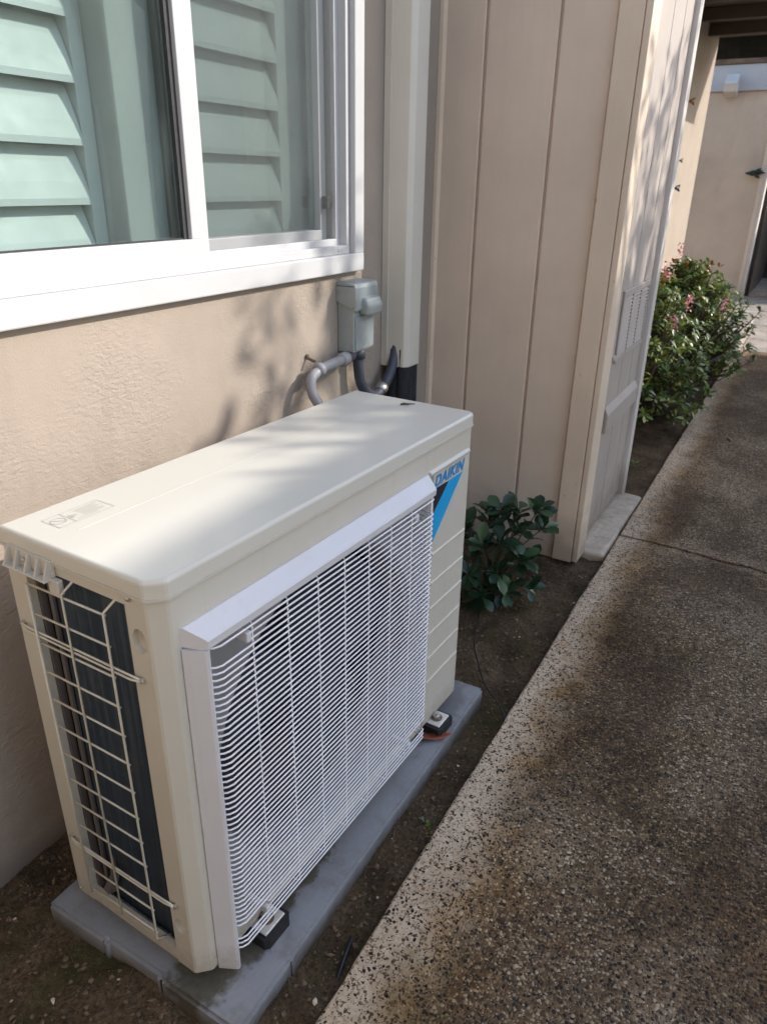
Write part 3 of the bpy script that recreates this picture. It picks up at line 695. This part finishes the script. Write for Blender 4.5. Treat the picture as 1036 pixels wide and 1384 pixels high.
for yy in (.137, .2155, .2915, .365, .4385, .512, .587): inst('upright_wire', vm, gr, Matrix.Translation((0, yy, 0)))
em = mkwire([(GX-.004, 0, .112), (GX-.004, 0, .710)], .0016); inst('upright_wire', em, gr, Matrix.Translation((0, .664, 0)))
for yy, zz in ((.126, .690), (.602, .690), (.126, .138), (.602, .138)): box('clip', D-.012, GX+.001, yy-.005, yy+.005, zz-.008, zz+.008, 'ac_grille', gr, .0015)
# fan
fan = mesh('fan', *join([cyl_geo((.215, CY, CZ), 'x', .085, .062, 32, .07), cyl_geo((.277, CY, CZ), 'x', .07, .008, 32, .03)]), 'fan_plastic', AC)
for b in range(3):
    VV = []; FF = []; nr, na = 7, 9
    for i in range(nr):
        r = .075+(.262-.075)*i/(nr-1); sw = math.radians(14)*(i/(nr-1))**1.3
        for j in range(na):
            t = j/(na-1); wdt = math.radians(92-14*i/(nr-1)); a = b*2*math.pi/3+wdt*t+sw
            VV.append((.205+.062*(1-t)**1.2+.010*math.sin(math.pi*t), CY+r*math.cos(a), CZ+r*math.sin(a)))
    FF = [(i*na+j, i*na+j+1, (i+1)*na+j+1, (i+1)*na+j) for i in range(nr-1) for j in range(na-1)]
    mesh('blade', VV, FF, 'fan_plastic', fan, True)
# coil and inner metal
mesh('coil', [(.070, .022, .1), (.262, .022, .1), (.262, .022, .79), (.070, .022, .79), (.03, .05, .1), (.03, .86, .1), (.03, .86, .79), (.03, .05, .79)], [(0, 1, 2, 3), (4, 7, 6, 5)], 'coil_fins', AC)
box('coil_end_plate', .0425, .047, .0115, .022, .10, .79, 'inner_metal', AC); box('coil_end_plate', .060, .068, .016, .0215, .10, .79, 'inner_metal', AC, .001)
box('inner_back', .0415, .084, .036, .05, .095, .79, 'inner_dark', AC); box('partition', .012, .29, .715, .72, .095, .79, 'inner_dark', AC)
box('inner_panel', .010, .013, .03, .70, .095, .79, 'inner_dark', AC)
mesh('fallen_debris', *tube_geo([(.085, .008, .14), (.10, .012, .18), (.105, .010, .225)], [.012, .008, .002], 5), 'inner_metal', AC)
# side guard
sg = None
hz = [.748, .699, .649, .598, .547, .495, .441, .389, .339, .288, .189, .137]
dbl = [(.6665, .012, .268), (.2345, .018, .268)]
sg = tube('side_guard', [(.0545, -.0095, .128), (.0545, -.0095, .749)], .0019, 'wire_cream', AC)
for z, a, b in dbl:
    for x in (a, b): mesh('anchor_screw', *cyl_geo((x, -.006, z), 'y', .0042, .007, 10), 'steel', sg)
def gx_(z): return .053+(.748-z)/(.748-.137)*.010
for z in hz: tube('wire', [(gx_(z)-.001, -.0065, z), (.2185, -.0065, z+.004)], .0017, 'wire_cream', sg)
for x in (.1335, .2185):
    top = .769 if x > .06 else .749
    pts = [(x, -.0095, .128), (x, -.0095, .748 if x < .06 else .757)]
    if x > .06: pts += [(x+.018, .004, .782)]
    if x > .2: pts = [(x+.008, .012, .122), (x, -.0095, .130)]+pts[1:]
    tube('wire', pts, .0019, 'wire_cream', sg)
for z, a, b in dbl:
    for d in (0, .007): tube('wire', [(a, -.005, z+.001-(d*.4)), (a+.014, -.0065, z-d), (b-.018, -.0065, z+.004-d), (b, -.005, z+.0025-d*.4)], .0017, 'wire_cream', sg)
# moulded bracket with gussets under the lid, screws
br = thing if False else None
bk = box('pipe_bracket', .020, .116, -.0065, -.0005, .776, .801, 'ac_cream', AC, .001)
box('lip', .020, .116, -.0195, -.0066, .7725, .7755, 'ac_cream', bk, .0008)
for x in (.024, .046, .070, .092, .1125): prism('gusset', [(-.0066, .800), (-.009, .800), (-.0185, .7756), (-.0066, .7756)], 'x', x-.0016, x+.0016, 'ac_cream', bk)
box('tab', .108, .130, -.010, -.0005, .752, .7755, 'ac_cream', AC, .002)
def screw(x, y, z, ax='y', r=.0048): return mesh('screw', *join([cyl_geo((x, y, z), ax, r, -.003, 12), cyl_geo((x, y-.003 if ax == 'y' else y, z), ax, r*.75, -.0016, 8, r*.4)]), 'steel', AC)
screw(.262, -.0005, .7985 if False else .7905); screw(.014, -.0005, .792, r=.004); screw(.283, .010, .724, r=.0035); screw(.012, -.0005, .104, r=.003); screw(.058, -.0066, .788, r=.004)
# raised ledge and printed badge
prism('badge_ledge', [(D-.001, .733), (D+.005, .7375), (D+.0065, .740), (D+.006, .744), (D-.001, .7475)], 'y', .700, .876, 'ac_lid', AC, .001)
bp_ = mesh('badge', [(D+.0008, .724, .7015), (D+.0008, .788, .699), (D+.0008, .7245, .648)], [(0, 1, 2)], 'logo_black', AC)
mesh('blue_stripe', [(D+.0008, .789, .699), (D+.0008, .8545, .699), (D+.0008, .7255, .578), (D+.0008, .725, .646)], [(0, 1, 2, 3)], 'logo_cyan', bp_)
cu = bpy.data.curves.new('lettering', 'FONT'); cu.body = 'DAIKIN'; cu.size = .036; cu.shear = .28; cu.offset = .0014; cu.space_character = 1.10
to = bpy.data.objects.new('tmp', cu); COL.objects.link(to); dg = bpy.context.evaluated_depsgraph_get(); me = bpy.data.meshes.new_from_object(to.evaluated_get(dg)); bpy.data.objects.remove(to)
xsx = [v.co.x for v in me.vertices]; ysx = [v.co.y for v in me.vertices]; sx = .136/(max(xsx)-min(xsx)); sy = .0250/(max(ysx)-min(ysx)); mx, my = min(xsx), min(ysx)
for v in me.vertices: v.co = Vector((D+.0009, .7255+(v.co.x-mx)*sx, .7035+(v.co.y-my)*sy))
me.materials.clear(); me.materials.append(MATS['logo_blue']); inst('lettering', me, bp_, Matrix.Identity(4))
# feet
for yy in (.772, .14):
    ft = box('foot', .272, .343, yy-.026, yy+.026, .081, .0855, 'zinc_foot', AC, .002)
    bm = bmesh.new(); bmprism(bm, [(.27, yy-.034), (.345, yy-.034), (.352, yy-.026), (.352, yy+.026), (.345, yy+.034), (.27, yy+.034)], 'z', .0592, .0805); frombm('rubber_block', bm, 'rubber', ft)
    mesh('washer', *cyl_geo((.322, yy, .0857), 'z', .014, .002, 18), 'rust_bolt', ft)
    mesh('bolt', *join([cyl_geo((.322, yy, .0878), 'z', .0095, .006, 6), cyl_geo((.322, yy, .0935), 'z', .0045, .007, 10)]), 'steel', ft)
for yy in (.772, .14): box('foot', -.03, .04, yy-.026, yy+.026, .0595, .0855, 'zinc_foot', AC, .002)

# ================================================================== PLANTS
def leaf_mesh(name, L, Wd, mat, curl=.2, fold=.25, n=5):
    V = []; F = []
    for i in range(n+1):
        t = i/n; wv = Wd*.5*(math.sin(math.pi*min(1, t**1.45)))**.62*(.55+.45*min(1, t*1.8)) if 0 < t < 1 else Wd*.04
        x = L*t; z = -curl*L*t*t
        V += [(x, -wv, z+fold*wv), (x, 0, z), (x, wv, z+fold*wv)]
    for i in range(n):
        b = 3*i; F += [(b, b+3, b+4, b+1), (b+1, b+4, b+5, b+2)]
    me = bpy.data.meshes.new(name); me.from_pydata(V, [], F); me.polygons.foreach_set('use_smooth', [True]*len(F)); me.materials.append(MATS[mat])
    a = me.attributes.new('tint', 'FLOAT', 'POINT')
    return me
def orient(p, d, roll, s=1):
    d = d.normalized(); up = Vector((0, 0, 1)) if abs(d.z) < .95 else Vector((1, 0, 0)); y = up.cross(d).normalized(); z = d.cross(y)
    return Matrix.Translation(p) @ Matrix((d, y, z)).transposed().to_4x4() @ Matrix.Rotation(roll, 4, 'X') @ Matrix.Scale(s, 4)
def rv(): return Vector((random.uniform(-1, 1), random.uniform(-1, 1), random.uniform(-1, 1)))
LM = [leaf_mesh('leaf', .056, .031, 'leaf_dark', c, f, 6) for c, f in ((.12, .25), (.3, .15), (.05, .35))]
shrub = thing('leafy_shrub', 'small dark green leafy shrub in the soil between outdoor unit and closet', 'shrub', (.41, 1.48, .03))
base = Vector((.41, 1.48, .02)); stems = []
tips = [(.30, 1.36, .20), (.33, 1.42, .29), (.38, 1.52, .30), (.40, 1.40, .24), (.45, 1.44, .25), (.42, 1.50, .33), (.49, 1.50, .27), (.52, 1.46, .19), (.47, 1.38, .16), (.36, 1.34, .13), (.44, 1.33, .09), (.52, 1.56, .14), (.57, 1.50, .30), (.545, 1.50, .355), (.56, 1.44, .10), (.40, 1.30, .18), (.50, 1.40, .09), (.46, 1.56, .31), (.35, 1.58, .24), (.30, 1.50, .22)]
geo = []; cnt = 0
for tp in tips:
    tp = Vector(tp); mid = base.lerp(tp, .55)+rv()*.015+Vector((0, 0, .02)); pts = spline([base+rv()*.012, mid, tp], 5)
    geo.append(tube_geo(pts, [.004-.0028*i/(len(pts)-1) for i in range(len(pts))], 5))
    dirn = (tp-mid).normalized()
    for k in range(9):
        a = k*2.4+random.random(); s = dirn.orthogonal().normalized(); q = dirn.cross(s)
        dl = (s*math.cos(a)+q*math.sin(a)+dirn*random.uniform(.2, .9)+Vector((0, 0, .15))).normalized()
        inst('leaf', random.choice(LM), shrub, Matrix.Translation(-off(shrub)) @ orient(tp-dirn*.004*k, dl, random.uniform(-.5, .5), random.uniform(.8, 1.3))); cnt += 1
    for k in range(5):
        p = pts[random.randint(3, len(pts)-2)]; dl = (rv()+dirn*.6+Vector((0, 0, .2))).normalized()
        inst('leaf', random.choice(LM), shrub, Matrix.Translation(-off(shrub)) @ orient(p, dl, random.uniform(-.6, .6), random.uniform(.7, 1.05)))
mesh('stems', *join(geo), 'bark', shrub)
# flowering bushes beyond the closet
def add_leaf_geo(G, me, M4, tint, T):
    G.append(([M4 @ v.co for v in me.vertices], [tuple(p.vertices) for p in me.polygons])); T += [tint]*len(me.vertices)
HM = [leaf_mesh('leaf', .046, .022, 'leaf_hedge', c, f, 4) for c, f in ((.12, .25), (.3, .2))]
RM = leaf_mesh('leaf', .04, .017, 'leaf_red', .1, .3, 4)
def bush(c, rx, ry, h, nst, label, nind, flowers):
    b = thing('flowering_bush', label, 'bush', (c[0], c[1], .03), group='flowering bushes in the bed beyond the closet')
    G = []; T = []; SG = []; ind = 0
    for s in range(nst):
        a = random.random()*2*math.pi; el = random.random()**.8*math.pi/2; rr = random.uniform(.62, 1.0)
        d = Vector((math.cos(a)*math.cos(el)*rx, math.sin(a)*math.cos(el)*ry, math.sin(el)*h*.86)); n1 = 1+.22*noise.noise(d*5+Vector(c))
        tip = Vector((c[0], c[1], .12))+d*rr*n1; tip.x = max(tip.x, .03)
        dirn = (d.normalized()+Vector((0, 0, .5))).normalized(); st = tip-dirn*.12
        SG.append(tube_geo([Vector((c[0], c[1], .03)).lerp(st, .25), st, tip], [.004, .003, .0015], 4))
        for k in range(7):
            aa = k*2.4+random.random(); sv = dirn.orthogonal().normalized(); q = dirn.cross(sv)
            dl = (sv*math.cos(aa)+q*math.sin(aa)+dirn*random.uniform(.3, 1.0)).normalized(); p = tip-dirn*random.uniform(0, .045)
            M4 = orient(p, dl, random.uniform(-.6, .6), random.uniform(.75, 1.2))
            if ind < nind and rr > .85 and tip.y < c[1]+.2 and tip.x > c[0]-.15:
                inst('leaf', random.choice(HM), b, Matrix.Translation(-off(b)) @ M4); ind += 1
            else: add_leaf_geo(G, random.choice(HM), M4, random.random(), T)
    o = mesh('foliage', *join(G), 'leaf_hedge', b, True); tag(o, kind='stuff')
    at = o.data.attributes.new('tint', 'FLOAT', 'POINT'); at.data.foreach_set('value', T)
    mesh('stems', *join(SG), 'bark', b)
    for fp in flowers:
        fp = Vector(fp); FG = []
        for k in range(14):
            p = fp+Vector((random.gauss(0, .012), random.gauss(0, .012), random.uniform(-.035, .04)))
            for q in range(4):
                M4 = orient(p, rv(), 0, 1); FG.append(([M4 @ Vector(v) for v in ((0, 0, 0), (.009, -.006, .002), (.014, 0, .003), (.009, .006, .002))], [(0, 1, 2, 3)]))
        mesh('flower_cluster', *join(FG), 'petal', b)
    for k in range(10):
        p = Vector((c[0]+random.uniform(-.3, .4)*rx, c[1]+random.uniform(-.35, .35)*ry, h*.86+.085+random.uniform(-.02, .03)))
        for q in range(4): inst('new_leaf', RM, b, Matrix.Translation(-off(b)) @ orient(p, (rv()*.7+Vector((0, 0, 1))).normalized(), random.random(), random.uniform(.7, 1.1)))
    return b
bush((.34, 3.72, 0), .44, .62, .84, 860, 'nearer green flowering bush with pink blossoms right behind the closet', 150, [(.42, 3.45, .91), (.48, 3.52, .88), (.58, 3.35, .66), (.62, 3.5, .74)])
bush((.40, 4.95, 0), .52, .76, .80, 960, 'farther green flowering bush with pink blossoms and red new leaves', 140, [(.40, 4.4, .92), (.70, 4.45, .62)])
# low seedlings in the bed
sd = thing('seedling', 'small pale green seedling in the soil bed beside the path past the closet', 'seedling', (.55, 2.95, .03))
for k in range(9):
    inst('leaf', HM[0], sd, Matrix.Translation((random.gauss(0, .02), random.gauss(0, .02), .01)) @ orient(Vector((0, 0, 0)), Vector((math.cos(k*2.4), math.sin(k*2.4), .5)), 0, .7))
tf = thing('weed_tuft', 'tiny bright green weed at the path edge beside the pad', 'weed', (.668, .50, .03))
for k in range(11):
    a = k*2.4; inst('leaf', HM[1], tf, orient(Vector((random.gauss(0, .006), random.gauss(0, .006), 0)), Vector((math.cos(a), math.sin(a), .9)), random.random(), random.uniform(.22, .38)))
# tree across the path (casts the dappled shade on wall and door)
tree = thing('slender_tree', 'slender garden tree across the path out of view', 'tree', (3.6, 4.3, 0))
tube('trunk', spline([(3.6, 4.3, -.05), (3.62, 4.25, 1.2), (3.58, 4.3, 2.4), (3.6, 4.25, 3.2)]), .05, 'bark', tree, 8)
G = []; T = []; SG = []
TL = leaf_mesh('leaf', .09, .045, 'leaf_hedge', .2, .2, 3)
random.seed(21)
for s in range(150):
    y = random.uniform(3.35, 5.4); top = 3.62+.25*noise.noise(Vector((y*2.1, 0, 0)))+.10*(y > 4.3)
    tip = Vector((3.6+random.uniform(-.35, .35), y, min(top, random.uniform(2.7, 3.9))))
    SG.append(tube_geo([Vector((3.6, 4.3, 2.5)).lerp(tip, .2), Vector((3.6, 4.3, 2.8)).lerp(tip, .7), tip], [.014, .008, .003], 4))
    for k in range(6): add_leaf_geo(G, TL, orient(tip+rv()*.07, rv(), 0, random.uniform(.7, 1.2)), random.random(), T)
for s in range(34):
    y = random.uniform(2.75, 3.5); tip = Vector((3.6+random.uniform(-.15, .15), y, random.uniform(2.95, 3.36)))
    SG.append(tube_geo([Vector((3.6, 4.3, 2.4)), Vector((3.6, 4.3, 2.6)).lerp(tip, .7), tip], [.014, .008, .003], 4))
    for k in range(5): add_leaf_geo(G, TL, orient(tip+rv()*.06, rv(), 0, random.uniform(.7, 1.2)), random.random(), T)
o = tag(mesh('crown', *join(G), 'leaf_hedge', tree), kind='stuff'); o.data.attributes.new('tint', 'FLOAT', 'POINT').data.foreach_set('value', T)
mesh('branches', *join(SG), 'bark', tree)
random.seed(99)
# ================================================================== NEIGHBOUR HOUSE ACROSS THE PATH (out of view; shades path and unit)
nb = thing('neighbour_house', 'low stucco house across the path out of view', 'house', (6.5, 2, 0))
box('wall', 4.5, 9, 1.5, 6.2, -.06, 3.70, 'stucco_far', nb); box('roof', 4.42, 9.1, 1.4, 6.25, 3.702, 3.81, 'roofing', nb)
box('low_wing', 4.5, 9, 6.202, 8.6, -.06, 3.20, 'stucco_far', nb); box('low_roof', 4.45, 9.1, 6.252, 8.7, 3.202, 3.32, 'roofing', nb)

# ================================================================== SMALL THINGS
def leaf_solid(name, loc, rz, L, Wd, mat, label, tilt=0, curl=.3):
    n = 7; V = []; F = []
    for i in range(n+1):
        t = i/n; wv = Wd*.5*math.sin(math.pi*min(1, .04+.94*t))**.8; x = L*(t-.5); z = curl*L*(t-.5)**2
        V += [(x, -wv, z+.35*wv), (x, 0, z), (x, wv, z+.35*wv), (x, -wv, z+.35*wv+.0008), (x, 0, z+.0008), (x, wv, z+.35*wv+.0008)]
    for i in range(n):
        b = 6*i; F += [(b, b+1, b+7, b+6), (b+1, b+2, b+8, b+7), (b+3, b+9, b+10, b+4), (b+4, b+10, b+11, b+5), (b, b+6, b+9, b+3), (b+2, b+5, b+11, b+8)]
    o = mesh(name, V, F, mat, None, True); o.location = loc; o.rotation_euler = (0, tilt, rz); tag(o, label, 'leaf'); return o
leaf_solid('fallen_leaf', (.578, .715, .0625), math.radians(38), .082, .024, 'dead_leaf', 'curled reddish brown leaf on the pad in front of the grille')
leaf_solid('fallen_leaf', (.93, 3.55, PZ+.002), 1.9, .06, .018, 'dead_leaf', 'small orange leaf lying on the path beside the bushes')
dm = mesh('plant_debris', *join([tube_geo([(.396, .842, ZT+.002), (.408, .849, ZT+.003), (.422, .862, ZT+.002)], [.0022, .002, .0008], 5), tube_geo([(.398, .852, ZT+.002), (.406, .846, ZT+.004), (.414, .848, ZT+.003)], .002, 5)]), 'bark'); tag(dm, 'tiny dark bit of plant debris on the far end of the unit lid', 'debris')
tag(tube('thin_cable', spline([(.44, 1.33, .035), (.488, 1.171, .042), (.545, 1.07, .038), (.596, .993, .04), (.645, .95, .036), (.682, .905, .035), (.69, .88, .015)]), .0024, 'cable'), 'thin black cable lying on the soil between unit and path', 'cable')
tag(tube('drip_tube', spline([(.658, .21, .020), (.668, .17, .028), (.675, .14, .026), (.684, .10, .010)]), .0045, 'cable'), 'short dark tube end poking from the soil beside the path', 'tube')
def ico(r):
    bm = bmesh.new(); bmesh.ops.create_icosphere(bm, subdivisions=1, radius=r); v = [p.co.copy() for p in bm.verts]; f = [tuple(q.index for q in g.verts) for g in bm.faces]; bm.free(); return v, f
IV, IF = ico(1)
def lumps(n, rmin, rmax, flat, ymax=1.75):
    G = []
    for k in range(n):
        y = random.uniform(-.7, ymax); x = random.uniform(.01, .69)
        if .15 < x < .61 and -.045 < y < .96: continue
        r = rmin+(rmax-rmin)*random.random()**3; s = Vector((r*random.uniform(.7, 1.4), r*random.uniform(.7, 1.4), r*flat)); o_ = random.random()*50; rot = Matrix.Rotation(random.random()*6, 3, 'Z')
        G.append(([rot @ Vector((v.x*s.x, v.y*s.y, v.z*s.z))*(1+.8*noise.noise(v*1.3+Vector((o_, 0, 0))))+Vector((x, y, soil_h(x, y)+r*flat*.3)) for v in IV], IF))
    return join(G)
tag(mesh('soil_crumbs', *lumps(7500, .0012, .005, .75), 'crumb'), 'dark crumbs and clods scattered over the soil bed', 'soil', kind='stuff')
tag(mesh('pale_chips', *lumps(170, .0018, .0052, .4), 'chip_pale'), 'pale bark and shell chips scattered over the soil bed', 'chips', kind='stuff')
# fine twigs and dry needles on the soil
G = []
for k in range(260):
    x = random.uniform(.01, .69); y = random.uniform(-.6, 1.7)
    if .15 < x < .61 and -.045 < y < .96: continue
    a = random.random()*6.28; L = random.uniform(.01, .045); p = Vector((x, y, soil_h(x, y)+.004)); q = p+Vector((math.cos(a)*L, math.sin(a)*L, random.uniform(-.002, .006)))
    G.append(tube_geo([p, p.lerp(q, .5)+Vector((random.gauss(0, .003), random.gauss(0, .003), .002)), q], random.uniform(.0005, .0011), 4))
tag(mesh('dry_twigs', *join(G), 'bark'), 'thin dry twigs and needles strewn over the soil', 'twigs', kind='stuff')
FL = []
for k in range(330):
    x = random.uniform(.01, .69); y = random.uniform(-.6, 1.75)
    if .15 < x < .61 and -.045 < y < .96: continue
    a = random.random()*6.28; L = random.uniform(.006, .02); wd = L*random.uniform(.25, .45); p = Vector((x, y, soil_h(x, y)+.004)); d = Vector((math.cos(a), math.sin(a), random.uniform(-.3, .4))).normalized(); q = Vector((-math.sin(a), math.cos(a), random.uniform(-.4, .4)))
    FL.append(([p-d*L*.5, p+q*wd*.5, p+d*L*.5+Vector((0, 0, .002)), p-q*wd*.5], [(0, 1, 2, 3)]))
tag(mesh('leaf_litter', *join(FL), 'litter'), 'small brown flakes of dead leaf scattered over the soil bed', 'leaf litter', kind='stuff')
# step at the end of the bed, bench on the far porch
tag(box('concrete_step', .30, .735, 5.62, 7.18, -.05, .17, 'concrete_far', None, .012), 'pale concrete step at the far end of the planting bed', 'step')
bn = thing('porch_bench', 'brown wooden bench on the far shaded porch', 'bench', (1.0, 9.6, .06))
for k in range(3): box('seat_slat', .68, 2.0, 9.45+k*.13, 9.57+k*.13, .46, .50, 'brown_wood', bn, .004)
for x in (.75, 1.9):
    for yv in (9.48, 9.76): box('leg', x, x+.06, yv, yv+.06, .062, .459, 'brown_wood', bn)
box('backrest', .68, 2.0, 9.85, 9.88, .60, .80, 'brown_wood', bn, .004)
# small wall ornaments on the far walls
def ornament(name, loc, ax, mat, label, s=1):
    t = thing(name, label, 'ornament', loc); p = Vector(loc)
    a = Vector((0, 1, 0)) if ax == 'x' else Vector((1, 0, 0)); nrm = Vector((1, 0, 0)) if ax == 'x' else Vector((0, -1, 0)); z = Vector((0, 0, 1)); p = p+nrm*.03*s
    mesh('body', *tube_geo([p-a*.05*s, p-a*.01*s, p+a*.03*s+z*.008*s, p+a*.06*s+z*.004*s], [.004*s, .016*s, .014*s, .004*s], 7), mat, t, True)
    mesh('hanger', *tube_geo([p, p-nrm*.029*s], .004*s, 6), mat, t)
    for k, sg_ in ((0, 1), (1, -1)):
        mesh('wing', *tube_geo([p+nrm*.005, p+nrm*.012*s+z*.016*s*sg_+a*.02*s, p+nrm*.016*s+z*.026*s*sg_+a*.035*s], [.008*s, .011*s, .003*s], 5), mat, t, True)
ornament('wall_ornament', (0, 6.20, 1.87), 'x', 'ornament_rust', 'small rusty winged ornament high on the far sunlit wall')
ornament('wall_ornament', (0, 6.22, 1.46), 'x', 'ornament_dark', 'tiny dark ornament in the middle of the far sunlit wall', .6)
ornament('wall_ornament', (0, 6.17, 1.26), 'x', 'ornament_dark', 'dark green winged ornament low on the far sunlit wall')
ornament('wall_ornament', (.30, 9.5, 1.42), 'y', 'ornament_dark', 'dark metal winged ornament on the far shaded wall', 1.9)
